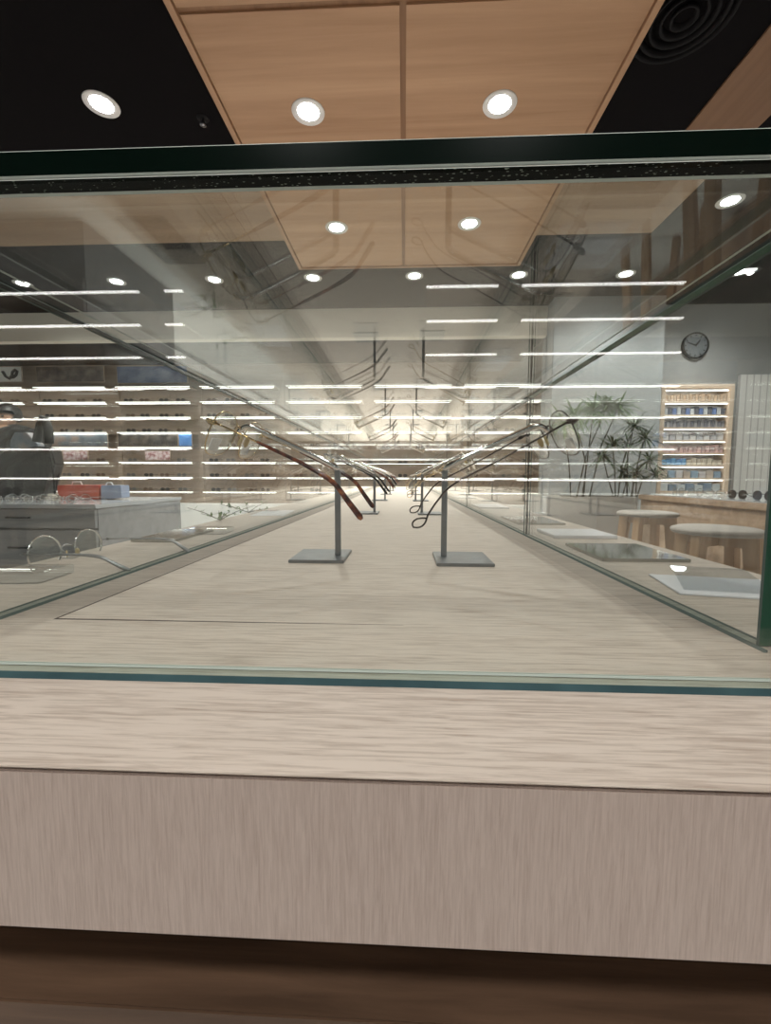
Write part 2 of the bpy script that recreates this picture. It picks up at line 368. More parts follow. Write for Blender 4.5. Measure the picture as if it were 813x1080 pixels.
def make_glasses(name, label, temple, tipmat, wire, sq=2.6, loop=False, rim=None, group='spectacles on the steel stands', w=.049, h=.0375, drop=.006, sticker=True, rim_r=.00045):
    """origin at the bridge, temples towards +x, y sideways"""
    t = thing(name, label, 'spectacles', group=group)
    ol = lens_outline(w, h, sq)
    for s in (-1, 1):
        cy, cz = s * .0345, -drop - .0035
        b2 = bmesh.new(); k = len(ol)
        curve = lambda y: .0016 * ((y / .025) ** 2)
        f_ = [b2.verts.new((curve(y), cy + y, cz + z)) for y, z in ol]; r_ = [b2.verts.new((curve(y) + .0017, cy + y, cz + z)) for y, z in ol]
        b2.faces.new(f_); b2.faces.new(r_[::-1])
        for i in range(k):
            q = b2.faces.new((f_[i], r_[i], r_[(i + 1) % k], f_[(i + 1) % k])); q.material_index = 1
        ln = MB(); ln.merge(b2, keep=True); lo = ln.build('lens', [M['lens'], M['lens_edge']], t)
        if rim is not None:
            rm = MB(); rm.tube([(curve(y) + .0008, cy + y * 1.01, cz + z * 1.01) for y, z in ol], rim_r, 6, closed=True); rm.build('rim', rim, lo)
        if sticker:
            st = MB(); st.box((-.0007, cy - .009, cz - .0155), (-.0001, cy + .008, cz - .005)); st.build('sticker', M['sticker'], lo)
        pd = MB(); pd.lathe([(0, -.001), (.0024, -.0007), (.0028, 0), (.0024, .0007), (0, .001)], 14, 0, Matrix.Translation((.0075, s * .0085, -.0105)) @ Matrix.Rotation(s * R(-35), 4, 'Z') @ Matrix.Diagonal((1, 1, 1.9, 1)) @ Matrix.Rotation(R(90), 4, 'Y'))
        pdo = pd.build('nose_pad', M['pad'], t)
        pw = MB(); pw.tube([(.001, s * .0105, -.004), (.005, s * .0115, -.005), (.007, s * .0095, -.009)], .0005, 6); pw.build('pad_arm', wire, pdo)
        # hinge lug
        hg = MB(); hg.tube([(.0008, s * .056, -.004), (-.0012, s * .061, -.002), (.001, s * .0655, -.001), (.006, s * .0665, -.001)], [.0011, .0014, .0013, .0011], 8)
        hg.box((.004, s * .0665 - .0012, -.0028), (.0085, s * .0665 + .0012, .0008)); hg.build('hinge', wire, t)
        tw = MB()
        y0 = s * .0667
        if loop:
            pts = [(.007, y0, -.001), (.04, y0, -.005), (.070, y0, -.0082)] + arc((.075, y0, -.0086), (.1, y0, -.0092), (.110, y0, -.0138), 6) + [(.120, y0, -.0195), (.128, y0 - s * .001, -.0252)]
            lp = arc((.1300, y0, -.0275), (.1335, y0, -.0325), (.139, y0, -.0308), 5) + arc((.1415, y0, -.0295), (.1425, y0, -.0250), (.1365, y0, -.0246), 5) + [(.1335, y0, -.0252), (.1300, y0, -.0268)]
            tw.tube(pts + lp, [(.0008, .0007)] * len(pts) + [.0007] * len(lp), 8)
            tw.build('temple', wire, t)
        else:
            tw.tube([(.007, y0, -.001), (.03, y0, -.0015), (.048, y0, -.002)], .0008, 8)
            to = tw.build('temple', wire, t)
            tp_ = MB()
            pts = [(.043, y0, -.0018), (.05, y0, -.002), (.08, y0, -.0032), (.088, y0, -.0040)] + arc((.092, y0, -.0044), (.106, y0, -.0056), (.113, y0, -.0094), 6) + [(.125, y0 - s * .002, -.0170), (.1365, y0 - s * .004, -.0238), (.1385, y0 - s * .0042, -.0250)]
            rr = [.0010, .0013, .0015, .0017] + [.0019] * 7 + [.0022, .0024, .0013]
            tp_.tube(pts, [(a * 1.15, a * .8) for a in rr], 10); tp_.build('temple_tip', tipmat, to)
    br = MB(); br.tube(arc((.0006, -.0105, -.0035), (-.0025, 0, .0045), (.0006, .0105, -.0035), 8), .0009, 8); br.build('bridge', wire, t)
    return t
TILT = R(23)
rows = [.388, .872, 1.357, 1.842, 2.327, 2.812]
where = ['front', 'second', 'third', 'fourth', 'fifth', 'far']
gA = gB = gC = gD = None
stand0 = None
for i, Y in enumerate(rows):
    for side in (-1, 1):
        sname = 'left' if side < 0 else 'right'
        lab = f'steel eyewear stand, {where[i]} of the six in the {sname} hand row'
        px = -.0605 if side < 0 else .0365
        loc = (px, Y, CT); rot = (0, 0, 0) if side < 0 else (0, 0, math.pi)
        if stand0 is None:
            stand0 = make_stand(lab); stand0.location = loc; stand0.rotation_euler = rot
        else: dup(stand0, loc, rot, lab)
        gx = px + side * .0895
        gl = (gx, Y, CT + .1195)
        grot = (0, TILT, 0) if side < 0 else (0, TILT, math.pi)
        if side < 0:
            if i == 0:
                gA = make_glasses('rimless_glasses', 'rimless gold spectacles with tortoiseshell temple tips on the front left stand', 'gold', M['tortoise'], M['gold'], rim=M['gold'])
                o = gA
            elif i == 1:
                gB = make_glasses('black_tipped_glasses', 'silver rimmed spectacles with black temple tips on the second left stand', 'steel', M['black_acetate'], M['steel'], rim=M['steel'], sq=2.2)
                o = gB
            else:
                o = dup(gB if i % 2 else gA, gl, grot, f'{"black" if i % 2 else "tortoiseshell"} tipped spectacles on the {where[i]} stand of the left row')
        else:
            if i == 0:
                gC = make_glasses('wire_glasses', 'thin dark wire spectacles with looped temple ends on the front right stand', 'wire', None, M['black_wire'], loop=True, sq=2.3, rim=M['black_wire'])
                o = gC
            elif i == 1:
                gD = make_glasses('wire_glasses', 'round gold rimmed spectacles with looped ends on the second right stand', 'wire', None, M['gold'], loop=True, sq=2.0, rim=M['gold'], w=.046, h=.043)
                o = gD
            else:
                o = dup(gC if i % 2 == 0 else gD, gl, grot, f'{"dark" if i % 2 == 0 else "gold"} wire spectacles on the {where[i]} stand of the right row')
        o.location = gl; o.rotation_euler = grot
# ------------------------------------------------------------------ things lying on the counter beside the case
def flat(name, label, cat, pts, hgt, mat, z=CT, group=None, bev=.0004):
    """a thin slab whose outline is given by points seen on the counter top"""
    w = [at_z(px, py, z) for px, py in pts]
    b = MB(); b.prism([(p.x, p.y, z) for p in w], (0, 0, hgt), bev=bev)
    return tag(b.build(name, mat), label, cat, group)
def rect_slab(name, label, cat, x0, x1, y0, y1, hgt, mat, rot=0, group=None):
    b = MB(); b.box((-(x1 - x0) / 2, -(y1 - y0) / 2, 0), ((x1 - x0) / 2, (y1 - y0) / 2, hgt), bev=min(.0006, hgt / 3))
    o = b.build(name, mat); o.location = ((x0 + x1) / 2, (y0 + y1) / 2, CT); o.rotation_euler = (0, 0, rot)
    return tag(o, label, cat, group)
rect_slab('brochure', 'white printed folded leaflet lying nearest on the right counter ledge', 'leaflet', .182, .262, .268, .325, .0012, M['paper'], -.2)
lf = MB(); lf.prism([(.185, .285, CT + .0012), (.237, .275, CT + .0012), (.246, .315, CT + .009), (.20, .325, CT + .009)], (0, 0, .0006))
tag(lf.build('plastic_sleeve', M['acrylic']), 'shiny clear plastic sleeve lying on the white leaflet', 'sleeve')
rect_slab('mirror_tile', 'smoked mirror tile on the right ledge behind the white leaflet', 'mirror', .178, .255, .385, .475, .003, M['mirror'])
rect_slab('display_tile', 'pale glossy display tile on the right ledge between the two mirror tiles', 'tile', .185, .262, .53, .60, .004, M['paper'])
rect_slab('mirror_tile', 'second smoked mirror tile farther along the right ledge', 'mirror', .18, .255, .68, .80, .003, M['mirror'])
rect_slab('display_tile', 'white tile far along the right ledge past the mirror tiles', 'tile', .18, .25, 1.02, 1.15, .004, M['paper'])
rect_slab('display_tile', 'farthest small white tile on the right counter ledge', 'tile', .185, .25, 1.5, 1.62, .004, M['paper'])
# left side: clear trays, mirror tile, spectacles, small plants
def acrylic_tray(label, x, y, rot=0, w=.05, d=.036, h=.007):
    b = MB(); b.box((-w / 2, -d / 2, 0), (w / 2, d / 2, h), bev=.0005)
    t = tag(b.build('acrylic_block', M['acrylic']), label, 'acrylic block', 'clear acrylic blocks on the left ledge')
    t.location = (x, y, CT); t.rotation_euler = (0, 0, rot); return t
p = at_z(24, 610, CT); acrylic_tray('clear acrylic block nearest the front on the left counter ledge', p.x, p.y, .1)
p = at_z(222, 562, CT); acrylic_tray('second clear acrylic block along the left counter ledge', p.x, p.y, 0)
p = at_z(280, 542, CT); acrylic_tray('third clear acrylic block far along the left counter ledge', p.x, p.y, 0)
p = at_z(318, 530, CT); acrylic_tray('farthest clear acrylic block on the left counter ledge', p.x, p.y, 0, h=.02)
rect_slab('mirror_tile', 'smoked mirror tile on the left ledge behind the round spectacles', 'mirror', -.312, -.26, .47, .57, .003, M['mirror'])
gE = make_glasses('round_glasses', 'round silver spectacles lying open on the left counter ledge', 'steel', M['steel_dark'], M['steel'], sq=2.0, rim=M['chrome'], group='spectacles lying on the counter', w=.047, h=.045, drop=.002, sticker=False, rim_r=.0011)
gE.scale = (.68, .68, .68)
p = at_y(70, 575, .375); gE.location = (p.x, p.y, p.z); gE.rotation_euler = (0, R(-3), R(-4))
# a clear rest under its bridge
b = MB(); b.prism([(-.006, -.006, 0), (.009, -.006, 0), (.004, -.006, gE.location.z - CT - .0012), (.0, -.006, gE.location.z - CT - .0005)], (0, .012, 0), bev=.0004)
t = tag(b.build('glasses_rest', M['acrylic']), 'clear acrylic rest under the round silver spectacles', 'rest'); t.location = (p.x + .001, p.y, CT); t.rotation_euler = (0, 0, R(-4))
def sprig(label, x, y, n, ln, spread, mats=('stem', 'leaf'), z=CT, group=None, name='leafy_sprig'):
    t = thing(name, label, 'plant', (x, y, z), group=group)
    st = MB(); lf = MB()
    for k in range(n):
        a = random.uniform(0, 6.28); l_ = ln * random.uniform(.6, 1); e = random.uniform(.15, .7)
        d = Vector((math.cos(a) * spread, math.sin(a) * spread, e)).normalized() * l_
        st.tube([(0, 0, .001), d * .5 + Vector((0, 0, l_ * .05)), d], [.0008, .0006, .0004], 5)
        for q in range(5):
            o = d * random.uniform(.4, 1); s = ln * .16; v = Vector((random.uniform(-1, 1), random.uniform(-1, 1), random.uniform(-.2, .8))).normalized() * s
            u = v.cross(Vector((0, 0, 1))).normalized() * s * .22
            lf.prism([o, o + v * .5 + u, o + v, o + v * .5 - u], (0, 0, .0004))
    st.build('stems', M[mats[0]], t); lf.build('foliage', M[mats[1]], t); return t
p = at_z(232, 549, CT); sprig('small green leafy sprig lying on the left counter ledge', p.x, p.y, 7, .06, 1.3)
p = at_z(262, 541, CT); sprig('second leafy sprig farther along the left counter ledge', p.x, p.y, 6, .06, 1.2)
rect_slab('paper_card', 'white card lying beside the leafy sprigs on the left ledge', 'card', -.30, -.235, .80, .93, .001, M['paper'], .1)
# ------------------------------------------------------------------ ceiling
ZC = 2.8; ZP = 2.76
b = MB(); b.box((-7, -3.2, ZC), (5.2, 5.9, ZC + .1)); struct(b.build('ceiling', M['black']))
pl, pr = -.90, .945
yend = at_z(428, 281, ZP).y; yseam = at_z(300, 7, ZP).y
xm = at_z(425, 80, ZP).x
b = MB(); ycells = [yseam - 1.9, yseam, yend]
for y0, y1 in zip(ycells, ycells[1:]):
    for x0, x1 in ((pl + .03, xm - .013), (xm + .013, pr - .03)):
        b.box((x0, y0 + .013, ZP), (x1, y1 - .013, ZC))
struct(b.build('ceiling_panel', M['ceil_wood']))
b = MB()
b.box((pl, ycells[0], ZP - .012), (pl + .026, yend, ZC)); b.box((pr - .026, ycells[0], ZP - .012), (pr, yend, ZC)); b.box((pl + .026, yend - .02, ZP - .012), (pr - .026, yend, ZC))
struct(b.build('trim_1', M['ceil_wood_side']))
b = MB(); b.box((pl + .026, ycells[0], ZP + .008), (pr - .026, yend - .02, ZC - .001)); struct(b.build('trim_2', M['ceil_trim']))
yb0, yb1 = 2.5, at_z(430, 251, 2.79).y
b = MB(); b.box((-7, yb0, 2.79), (pl, yb1, ZC)); b.box((pr, yb0, 2.79), (1.8, yb1, ZC)); struct(b.build('trim_3', M['ceil_wood_rear']))
b = MB(); b.box((1.445, -2.5, 2.79), (1.8, yb0, ZC)); struct(b.build('trim_4', M['ceil_wood_dark']))
# bulkhead, shelf wall and soffit
YB, YW = 4.72, 5.75
zs = at_y(300, 357, YB).z
b = MB(); b.box((-7, YB, zs), (1.5, YB + .1, ZC)); struct(b.build('wall_bulkhead', M['cream']))
b = MB(); b.box((-7, YB + .1, zs), (1.5, YW, zs + .05)); struct(b.build('trim_5', M['black']))
b = MB(); b.box((-7, YW, 0), (2.2, YW + .1, ZC)); struct(b.build('wall_far', M['wall_wood']))
b = MB(); b.box((-7, -3.2, -.1), (5.2, 5.9, 0)); struct(b.build('floor', M['floor']))
zp = at_y(250, 532, 5.45).z
b = MB(); b.box((-7, 5.44, 0), (1.6, YW, zp)); struct(b.build('trim_6', M['white']))
# right hand walls
b = MB(); b.box((1.5, 4.5, 0), (at_y(697, 420, 4.5).x, 4.72, ZC)); struct(b.build('wall_column', M['column']))
b = MB(); b.box((1.5, 4.74, 0), (4.0, 4.85, ZC)); struct(b.build('wall_right_rear', M['greywall']))
b = MB(); b.box((3.9, -2.2, 0), (4.0, 4.74, ZC)); struct(b.build('wall_right', M['white']))
xp = at_y(776, 450, 4.72).x
b = MB(); b.box((xp, 4.70, .0), (3.9, 4.739, at_y(790, 395, 4.7).z)); struct(b.build('wall_panel_right', M['panelled']))
YBK = -2.15
b = MB(); b.box((-7, YBK - .35, 0), (3.9, YBK - .25, ZC)); struct(b.build('wall_back', M['greywall']))
# ------------------------------------------------------------------ downlights
lamps = []
def downlight(label, x, y, z, first=[None]):
    loc = (x, y, z)
    if first[0] is None:
        t = thing('downlight', label, 'downlight', loc, group='recessed ceiling downlights')
        r_ = MB(); r_.lathe([(.052, -.0005), (.078, -.004), (.080, 0), (.052, .0), (.050, .0)], 32); r_.build('trim_ring', M['ring'], t)
        l_ = MB(); l_.lathe([(0, -.007), (.03, -.006), (.0515, -.001)], 28); l_.build('lens', M['lamp'], t)
        first[0] = t
    else: dup(first[0], loc, None, label)
    lamps.append(loc)
def dl(px, py, z, label): p = at_z(px, py, z); downlight(label, p.x, p.y, z)
dl(325, 118, ZP, 'downlight in the oak ceiling panel above the case, left of the front two')
dl(527, 110, ZP, 'downlight in the oak ceiling panel above the case, right of the front two')
dl(355, 240, ZP, 'downlight in the oak ceiling panel seen through the glass, left of the rear two')
dl(495, 236, ZP, 'downlight in the oak ceiling panel seen through the glass, right of the rear two')
dl(107, 110, ZC, 'lone downlight in the black ceiling at the upper left')
dl(770, 212, ZC, 'bright downlight at the upper right seen through the glass top')
rowx = [(24, 299), (123, 297), (226, 295), (330, 293), (437, 291), (547, 290), (660, 289)]
for i, (x, y) in enumerate(rowx):
    dl(x, y, ZC, f'downlight in the far dark ceiling, {ORD[i]} from the left in the row of seven')
p = at_z(779, 287, ZC); downlight('downlight in the dark right ceiling seen beside the edge of the glass top', p.x, p.y, ZC)
# ceiling air diffuser and sprinkler
p = at_z(722, 13, ZC)
t = thing('air_diffuser', 'round black air diffuser with concentric rings in the black ceiling', 'air vent', (p.x, p.y, ZC))
b = MB(); b.lathe([(.0, -.004), (.15, -.004), (.16, -.001), (.16, 0)], 40); b.build('back_plate', M['black'], t)
for r0 in (.035, .07, .105, .14, .168):
    b = MB(); b.lathe([(r0, -.004), (r0 + .004, -.022), (r0 + .014, -.026), (r0 + .012, -.012), (r0 + .006, -.004)], 40); b.build('ring', M['black_gloss'], t)
p = at_z(214, 125, ZC)
t = thing('sprinkler', 'tiny ceiling sprinkler beside the oak panel on the left', 'sprinkler', (p.x, p.y, ZC))
b = MB(); b.lathe([(.0, -.005), (.028, -.004), (.03, 0)], 20); b.build('plate', M['black_gloss'], t)
b = MB(); b.lathe([(.007, -.004), (.007, -.03), (.016, -.032), (.0, -.034)], 14); b.build('head', M['steel'], t)
# ------------------------------------------------------------------ lit shelf bays on the far wall
YS = 5.52
bays = [(-52, 25), (37, 112), (123, 201), (211.5, 290), (302, 382), (394, 476), (489, 571)]
rowsy = [407, 423.4, 439.8, 456, 472, 488, 504, 519.5]
def far_glasses_mesh(kind):
    b = MB()
    for s in (-1, 1):
        ol = lens_outline(.055, .045, 2.4, 14)
        b.prism([(s * .033 + x, 0, .026 + z) for x, z in ol], (0, .004, 0))
        b.box((s * .064 - .002, .002, .03), (s * .064 + .002, .12, .035))
    b.box((-.008, 0, .032), (.008, .004, .037))
    o = b.build('sunglasses', kind); return o
fg_mesh = []
for m in ('shade', 'shade_brown', 'shade_grey'):
    o = far_glasses_mesh(M[m]); fg_mesh.append(o.data); bpy.data.objects.remove(o)
bayname = ['leftmost', 'second', 'third', 'fourth', 'fifth', 'sixth', 'seventh']
def bayphrase(i): return 'leftmost lit bay' if i == 0 else f'{bayname[i]} lit bay from left'
for i, (x0, x1) in enumerate(bays):
    X0 = at_y(x0, 450, YS).x; X1 = at_y(x1, 450, YS).x
    sh = thing('shelf_bay', f'{bayphrase(i)} of eyewear shelving on the far wood wall'.replace('lit bay', 'lit bay'), 'shelving', ((X0 + X1) / 2, YW, 0), group='lit shelf bays on the far wall')
    hw = (X1 - X0) / 2
    b = MB(); b.box((-hw - .05, -.012, zp), (hw + .05, 0, zs - .01)); b.build('back_panel', M['wall_wood'], sh)
    for r, y in enumerate(rowsy):
        z = at_y(300, y, YS).z
        s_ = MB(); s_.box((-hw, -.225, z - .012), (hw, -.012, z + .008)); so = s_.build('shelf', M['wall_wood'], sh)
        l_ = MB(); l_.box((-hw, -.232, z - .0055), (hw, -.2252, z + .0055)); l_.box((-hw + .02, -.20, z - .0138), (hw - .02, -.17, z - .0122), 1); l_.build('light_strip', [M['led_lip'], M['led_far']], so)
        ztop = z + .0082
        if r == 0: continue
        if r == 4 and i in (1, 2): continue
        for k, fx in enumerate((-.72, -.26, .2, .68)):
            if r == 5 and i == 1 and k < 2: continue
            if r == 5 and i == 2 and k in (1, 2): continue
            if i == 0 and r >= 2 and k >= 2 and r > 6: continue
            o = bpy.data.objects.new('sunglasses', fg_mesh[(i * 7 + r * 3 + k * (1 + r % 2)) % 3 if r > 4 else (0 if (i + r + k) % 4 else 1)]); C.objects.link(o)
            o.location = ((X0 + X1) / 2 + fx * hw + random.uniform(-.02, .02), YW - .17, ztop)
            tag(o, f'sunglasses on the {ORD[r]} shelf of the {bayphrase(i)}, {ORD[k]} pair along', 'sunglasses', 'sunglasses on the far lit shelves')
def picture(label, x0, y0, x1, y1, mat, Y=YS + .06, emblem=False):
    a = at_y(x0, y1, Y); c = at_y(x1, y0, Y); w_ = c.x - a.x; h_ = c.z - a.z
    t = thing('poster', label, 'poster', (a.x, Y, a.z), group='printed posters on the far shelves')
    b = MB(); b.box((0, 0, 0), (w_, .012, h_)); b.build('print', mat, t)
    b = MB(); e = .006
    b.box((-e, -.003, -e), (w_ + e, .014, 0)); b.box((-e, -.003, h_), (w_ + e, .014, h_ + e)); b.box((-e, -.003, 0), (0, .014, h_)); b.box((w_, -.003, 0), (w_ + e, .014, h_)); b.build('border', M['wall_wood'], t)
    return t, w_, h_
t, w_, h_ = picture('white poster with a black brush swirl above the leftmost lit bay', -50, 387, 22, 403, M['white'])
b = MB(); b.tube([(w_ * f, -.004, h_ * g) for f, g in ((.74, .7), (.78, .35), (.83, .2), (.87, .4), (.88, .65), (.92, .8), (.95, .7), (.93, .45), (.89, .3), (.85, .3))], .018, 8); b.build('emblem', M['black'], t)
picture('dark photo poster above the second lit bay from left', 39, 386, 109, 403, M['post_dark'])
picture('blue photo poster above the third lit bay from left', 124, 386, 197, 404, M['post_blue'])
picture('dark and grey landscape poster in the middle of the third lit bay', 125, 457.5, 187, 470.5, M['post_dark'])
picture('small bright blue poster in the middle of the third lit bay', 189, 457.5, 202, 470.5, M['post_sky'])
picture('blue grey poster in the middle of the second lit bay', 38, 457.5, 113, 470.5, M['post_bg'])
picture('small pink print standing on the second lit bay, lower half', 67, 475.5, 92, 485, M['post_pink'])
picture('small pink print standing on the third lit bay, lower half', 153.5, 475.5, 179, 485, M['post_pink'])
# ------------------------------------------------------------------ lit shelves behind the viewer (mirrored in the front glass)
def mirror_x(px, py, Y):               # where a point of the mirrored picture really stands
    q = at_y(px, py, 2 * YF - Y); return q.x, q.z
rb = [(-60, 148), (175, 194), (449, 524), (549, 719)]
rr = [302, 338.5, 374, 408.5, 441, 474, 506]
nm = ['leftmost', 'second', 'third', 'rightmost']
for i, (x0, x1) in enumerate(rb):
    X0 = mirror_x(x0, 380, YBK)[0]; X1 = mirror_x(x1, 380, YBK)[0]
    sh = thing('reflected_shelf_bay', f'{nm[i]} lit shelf bay mirrored as white lines in the front glass', 'shelving', ((X0 + X1) / 2, YBK, 0), group='lit shelf bays mirrored in the front glass')
    hw = (X1 - X0) / 2
    for r, y in enumerate(rr):
        z = mirror_x(430, y, YBK)[1]
        s_ = MB(); s_.box((-hw, -.25, z - .008), (hw, -.008, z + .008)); so = s_.build('shelf', M['wall_wood'], sh)
        l_ = MB(); l_.box((-hw, -.0075, z - .004), (hw, 0, z + .004)); l_.build('light_strip', M['led'], so)
    b = MB(); b.box((-hw - .04, -.265, .3), (hw + .04, -.2502, 2.3)); b.build('back_panel', M['greywall'], sh)
# ------------------------------------------------------------------ left grey counter with the things on it
yc = 2.05
ca = at_y(101, 531, yc); ztc = at_y(60, 532, yc).z
gc = thing('drawer_counter', 'grey drawer counter with black handles at the left behind the glass', 'counter', (ca.x, yc, 0))
xl = -1.9
b = MB(); b.box((xl, .012, 0), (0, .80, ztc - .02)); b.build('body', M['grey_cab'], gc)
b = MB(); b.box((xl, -.01, ztc - .02), (.005, .81, ztc), bev=.002); b.build('worktop', M['grey_top'], gc)
zg1 = at_y(60, 558, yc).z; xs = at_y(100, 545, yc).x - ca.x
for (x0, x1) in ((xl, -1.26), (-1.26, -.63), (-.63, 0)):
    for z1, z0 in ((ztc - .024, zg1 + .006), (zg1 - .006, zg1 - .2), (zg1 - .212, zg1 - .45)):
        d = MB(); d.box((x0 + .003, -.008, z0), (x1 - .003, .0118, z1), bev=.001); do = d.build('drawer', M['grey_cab'], gc)
        if True:
            xm_ = at_y(22, 550, yc).x - ca.x if x1 == 0 else (x0 + x1) / 2
            h = MB(); zc = z0 + (z1 - z0) * .55; h.tube([(xm_ - .055, -.008, zc), (xm_ - .055, -.022, zc), (xm_ + .055, -.022, zc), (xm_ + .055, -.008, zc)], .005, 8); h.build('handle', M['black_gloss'], do)
# spectacles lying on that counter
def small_glasses(label, loc, rz, mats, group):
    t = thing('spectacles', label, 'spectacles', loc, (0, 0, rz), group)
    for s in (-1, 1):
        b = MB(); ol = lens_outline(.05, .042, 2.3, 18)
        b.tube([(s * .033 + x, .001, .021 + z) for x, z in ol], .0016, 6, closed=True); b.build('rim', mats[0], t)
        b = MB(); b.prism([(s * .033 + x * .96, 0, .021 + z * .96) for x, z in ol], (0, .0015, 0)); b.build('lens', mats[1], t)
        b = MB(); b.tube([(s * .06, 0, .026), (s * .066, .004, .026), (s * .066, .09, .024), (s * .065, .13, .004)], .0018, 6); b.build('temple', mats[0], t)
    b = MB(); b.tube(arc((-.01, 0, .026), (0, -.002, .032), (.01, 0, .026)), .0015, 6); b.build('bridge', mats[0], t)
    return t
ga = None
spots = [(4, 2.09), (20, 2.25), (36, 2.09), (52, 2.25), (68, 2.09), (84, 2.25)]
for i, (x, Y) in enumerate(spots):
    p = Vector((at_y(x, 529, Y).x, Y, ztc + .0005))
    lab = f'silver spectacles lying on the grey counter, {ORD[i]} from the left edge'
    if ga is None: ga = small_glasses(lab, p, random.uniform(-.1, .1), (M['chrome'], M['lens']), 'spectacles on the grey counter')
    else: dup(ga, p, (0, 0, random.uniform(-.12, .12)), lab)
# black bag, red and blue carriers on the counter
Yb = yc + .44
def outline_prism(name, label, cat, pts, Y, d, mat, bev=.006):
    w = [at_y(x, y, Y) for x, y in pts]; zmin = min(q.z for q in w)
    b = MB(); b.prism([(q.x, Y, q.z - zmin + ztc + .0005) for q in w], (0, d, 0), bev=bev)
    return b.build(name, mat)
bg = thing('handbag', 'large black handbag standing on the grey counter at the left edge', 'bag', (0, 0, 0))
o = outline_prism('body', '', '', [(-8, 522), (47, 522), (48, 500), (57, 486), (53, 468), (38, 466), (20, 469), (0, 472), (-8, 490)], Yb, .09, M['bag'], .012); o.parent = bg
w = [at_y(x, y, Yb + .08) for x, y in ((52, 470), (51, 455), (48, 444), (45, 442), (42, 450), (39, 468))]
b = MB(); b.tube([(q.x, q.y, q.z + .012) for q in w], [.025, .025, .022, .017, .02, .025], 10); b.build('flap', M['bag'], bg)
rc = thing('red_carrier', 'red printed carrier bag on the grey counter beside the black handbag', 'carrier bag', (0, 0, 0))
o = outline_prism('body', '', '', [(60, 522), (104, 522), (104, 507), (60, 507)], Yb, .08, M['red'], .002); o.parent = rc
q0 = at_y(75, 507, Yb + .04); b = MB(); zz = at_y(75, 507, Yb).z + (ztc - at_y(60, 522, Yb).z)
b.tube([(q0.x, q0.y, zz - .004), (q0.x + .01, q0.y, zz + .02), (q0.x + .06, q0.y, zz + .02), (q0.x + .07, q0.y, zz - .004)], .003, 6); b.build('handle', M['white'], rc)
bc = thing('blue_carrier', 'pale blue grey carrier bag on the grey counter right of the red one', 'carrier bag', (0, 0, 0))
o = outline_prism('body', '', '', [(106, 522), (128, 520), (127, 507), (106, 507)], Yb, .08, M['bluegrey'], .002); o.parent = bc
q0 = at_y(111, 507, Yb + .04); b = MB()
b.tube([(q0.x, q0.y, zz - .004), (q0.x + .01, q0.y, zz + .015), (q0.x + .04, q0.y, zz + .015), (q0.x + .05, q0.y, zz - .004)], .003, 6); b.build('handle', M['white'], bc)
bb = thing('blue_bag', 'blue grey paper bag standing behind the black handbag', 'carrier bag', (0, 0, 0))
o = outline_prism('body', '', '', [(10, 522), (39, 522), (39, 466), (27, 453), (15, 453), (10, 462)], Yb + .2, .06, M['post_bg'], .004); o.parent = bb
sg = thing('upright_stand', 'thin black upright stand with a cream foot on the grey counter beside the handbag', 'stand', (at_y(57, 510, Yb - .03).x, Yb - .03, ztc + .0005))
b = MB(); b.box((-.035, -.03, 0), (.012, .03, .02), bev=.002); b.box((-.028, -.024, .02), (.006, .024, .035), bev=.002); b.build('foot', M['cream'], sg)
b = MB(); b.tube([(0, 0, .034), (0, 0, .19)], .004, 8); b.build('rod', M['black_gloss'], sg)
# ------------------------------------------------------------------ person in black at the left
def skin_obj(name, joints, edges, mat, parent=None, sub=2):
    me = bpy.data.meshes.new(name); me.from_pydata([j[0] for j in joints], edges, [])
    o = bpy.data.objects.new(name, me); C.objects.link(o)
    o.modifiers.new('skin', 'SKIN'); s = o.modifiers.new('sub', 'SUBSURF'); s.levels = sub; s.render_levels = sub
    me.skin_vertices.new() if not me.skin_vertices else None
    for v, j in zip(me.skin_vertices[0].data, joints): v.radius = (j[1], j[2] if len(j) > 2 else j[1]); v.use_root = False
    me.skin_vertices[0].data[0].use_root = True
    me.materials.append(mat)
    if parent: o.parent = parent
    return o
YP = 4.4
def pp(x, y, dy=0): q = at_y(x, y, YP + dy); return (q.x, q.y, q.z)
hd = pp(8, 440); px0 = pp(4, 470)[0]
zpel = .93
per = thing('person', 'person in black standing at the left behind the grey counter, arm bent out', 'person', (0, 0, 0))
X0_ = px0 - .08
J = [((X0_, YP, zpel), .15, .11), ((X0_ + .02, YP, 1.15), .13, .10), (pp(0, 475), .17, .11), (pp(3, 458), .13, .09), (pp(5, 451), .055), ((hd[0], hd[1], hd[2] - .03), .075, .09), ((hd[0], hd[1], hd[2] + .05), .085, .09),
     (pp(15, 452), .06), (pp(50, 462, -.05), .045), (pp(48, 480, -.2), .035), (pp(44, 492, -.3), .03),
     (pp(-16, 458), .06), (pp(-28, 484), .045), (pp(-22, 508, -.12), .035), (pp(-18, 514, -.2), .03),
     ((X0_ - .1, YP, .88), .09), ((X0_ - .11, YP, .5), .065), ((X0_ - .11, YP + .02, .09), .045), ((X0_ - .11, YP - .12, .04), .04),
     ((X0_ + .1, YP, .88), .09), ((X0_ + .11, YP, .5), .065), ((X0_ + .11, YP + .02, .09), .045), ((X0_ + .11, YP - .12, .04), .04)]
E = [(0, 1), (1, 2), (2, 3), (3, 4), (4, 5), (5, 6), (3, 7), (7, 8), (8, 9), (9, 10), (3, 11), (11, 12), (12, 13), (13, 14), (0, 15), (15, 16), (16, 17), (17, 18), (0, 19), (19, 20), (20, 21), (21, 22)]
skin_obj('body', J, E, M['skin'], per)
g = 1.14
JK = [(j[0], j[1] * g, (j[2] if len(j) > 2 else j[1]) * g) for j in (J[0], J[1], J[2], J[3], J[7], J[8], J[9], J[10], J[11], J[12], J[13], J[14])]
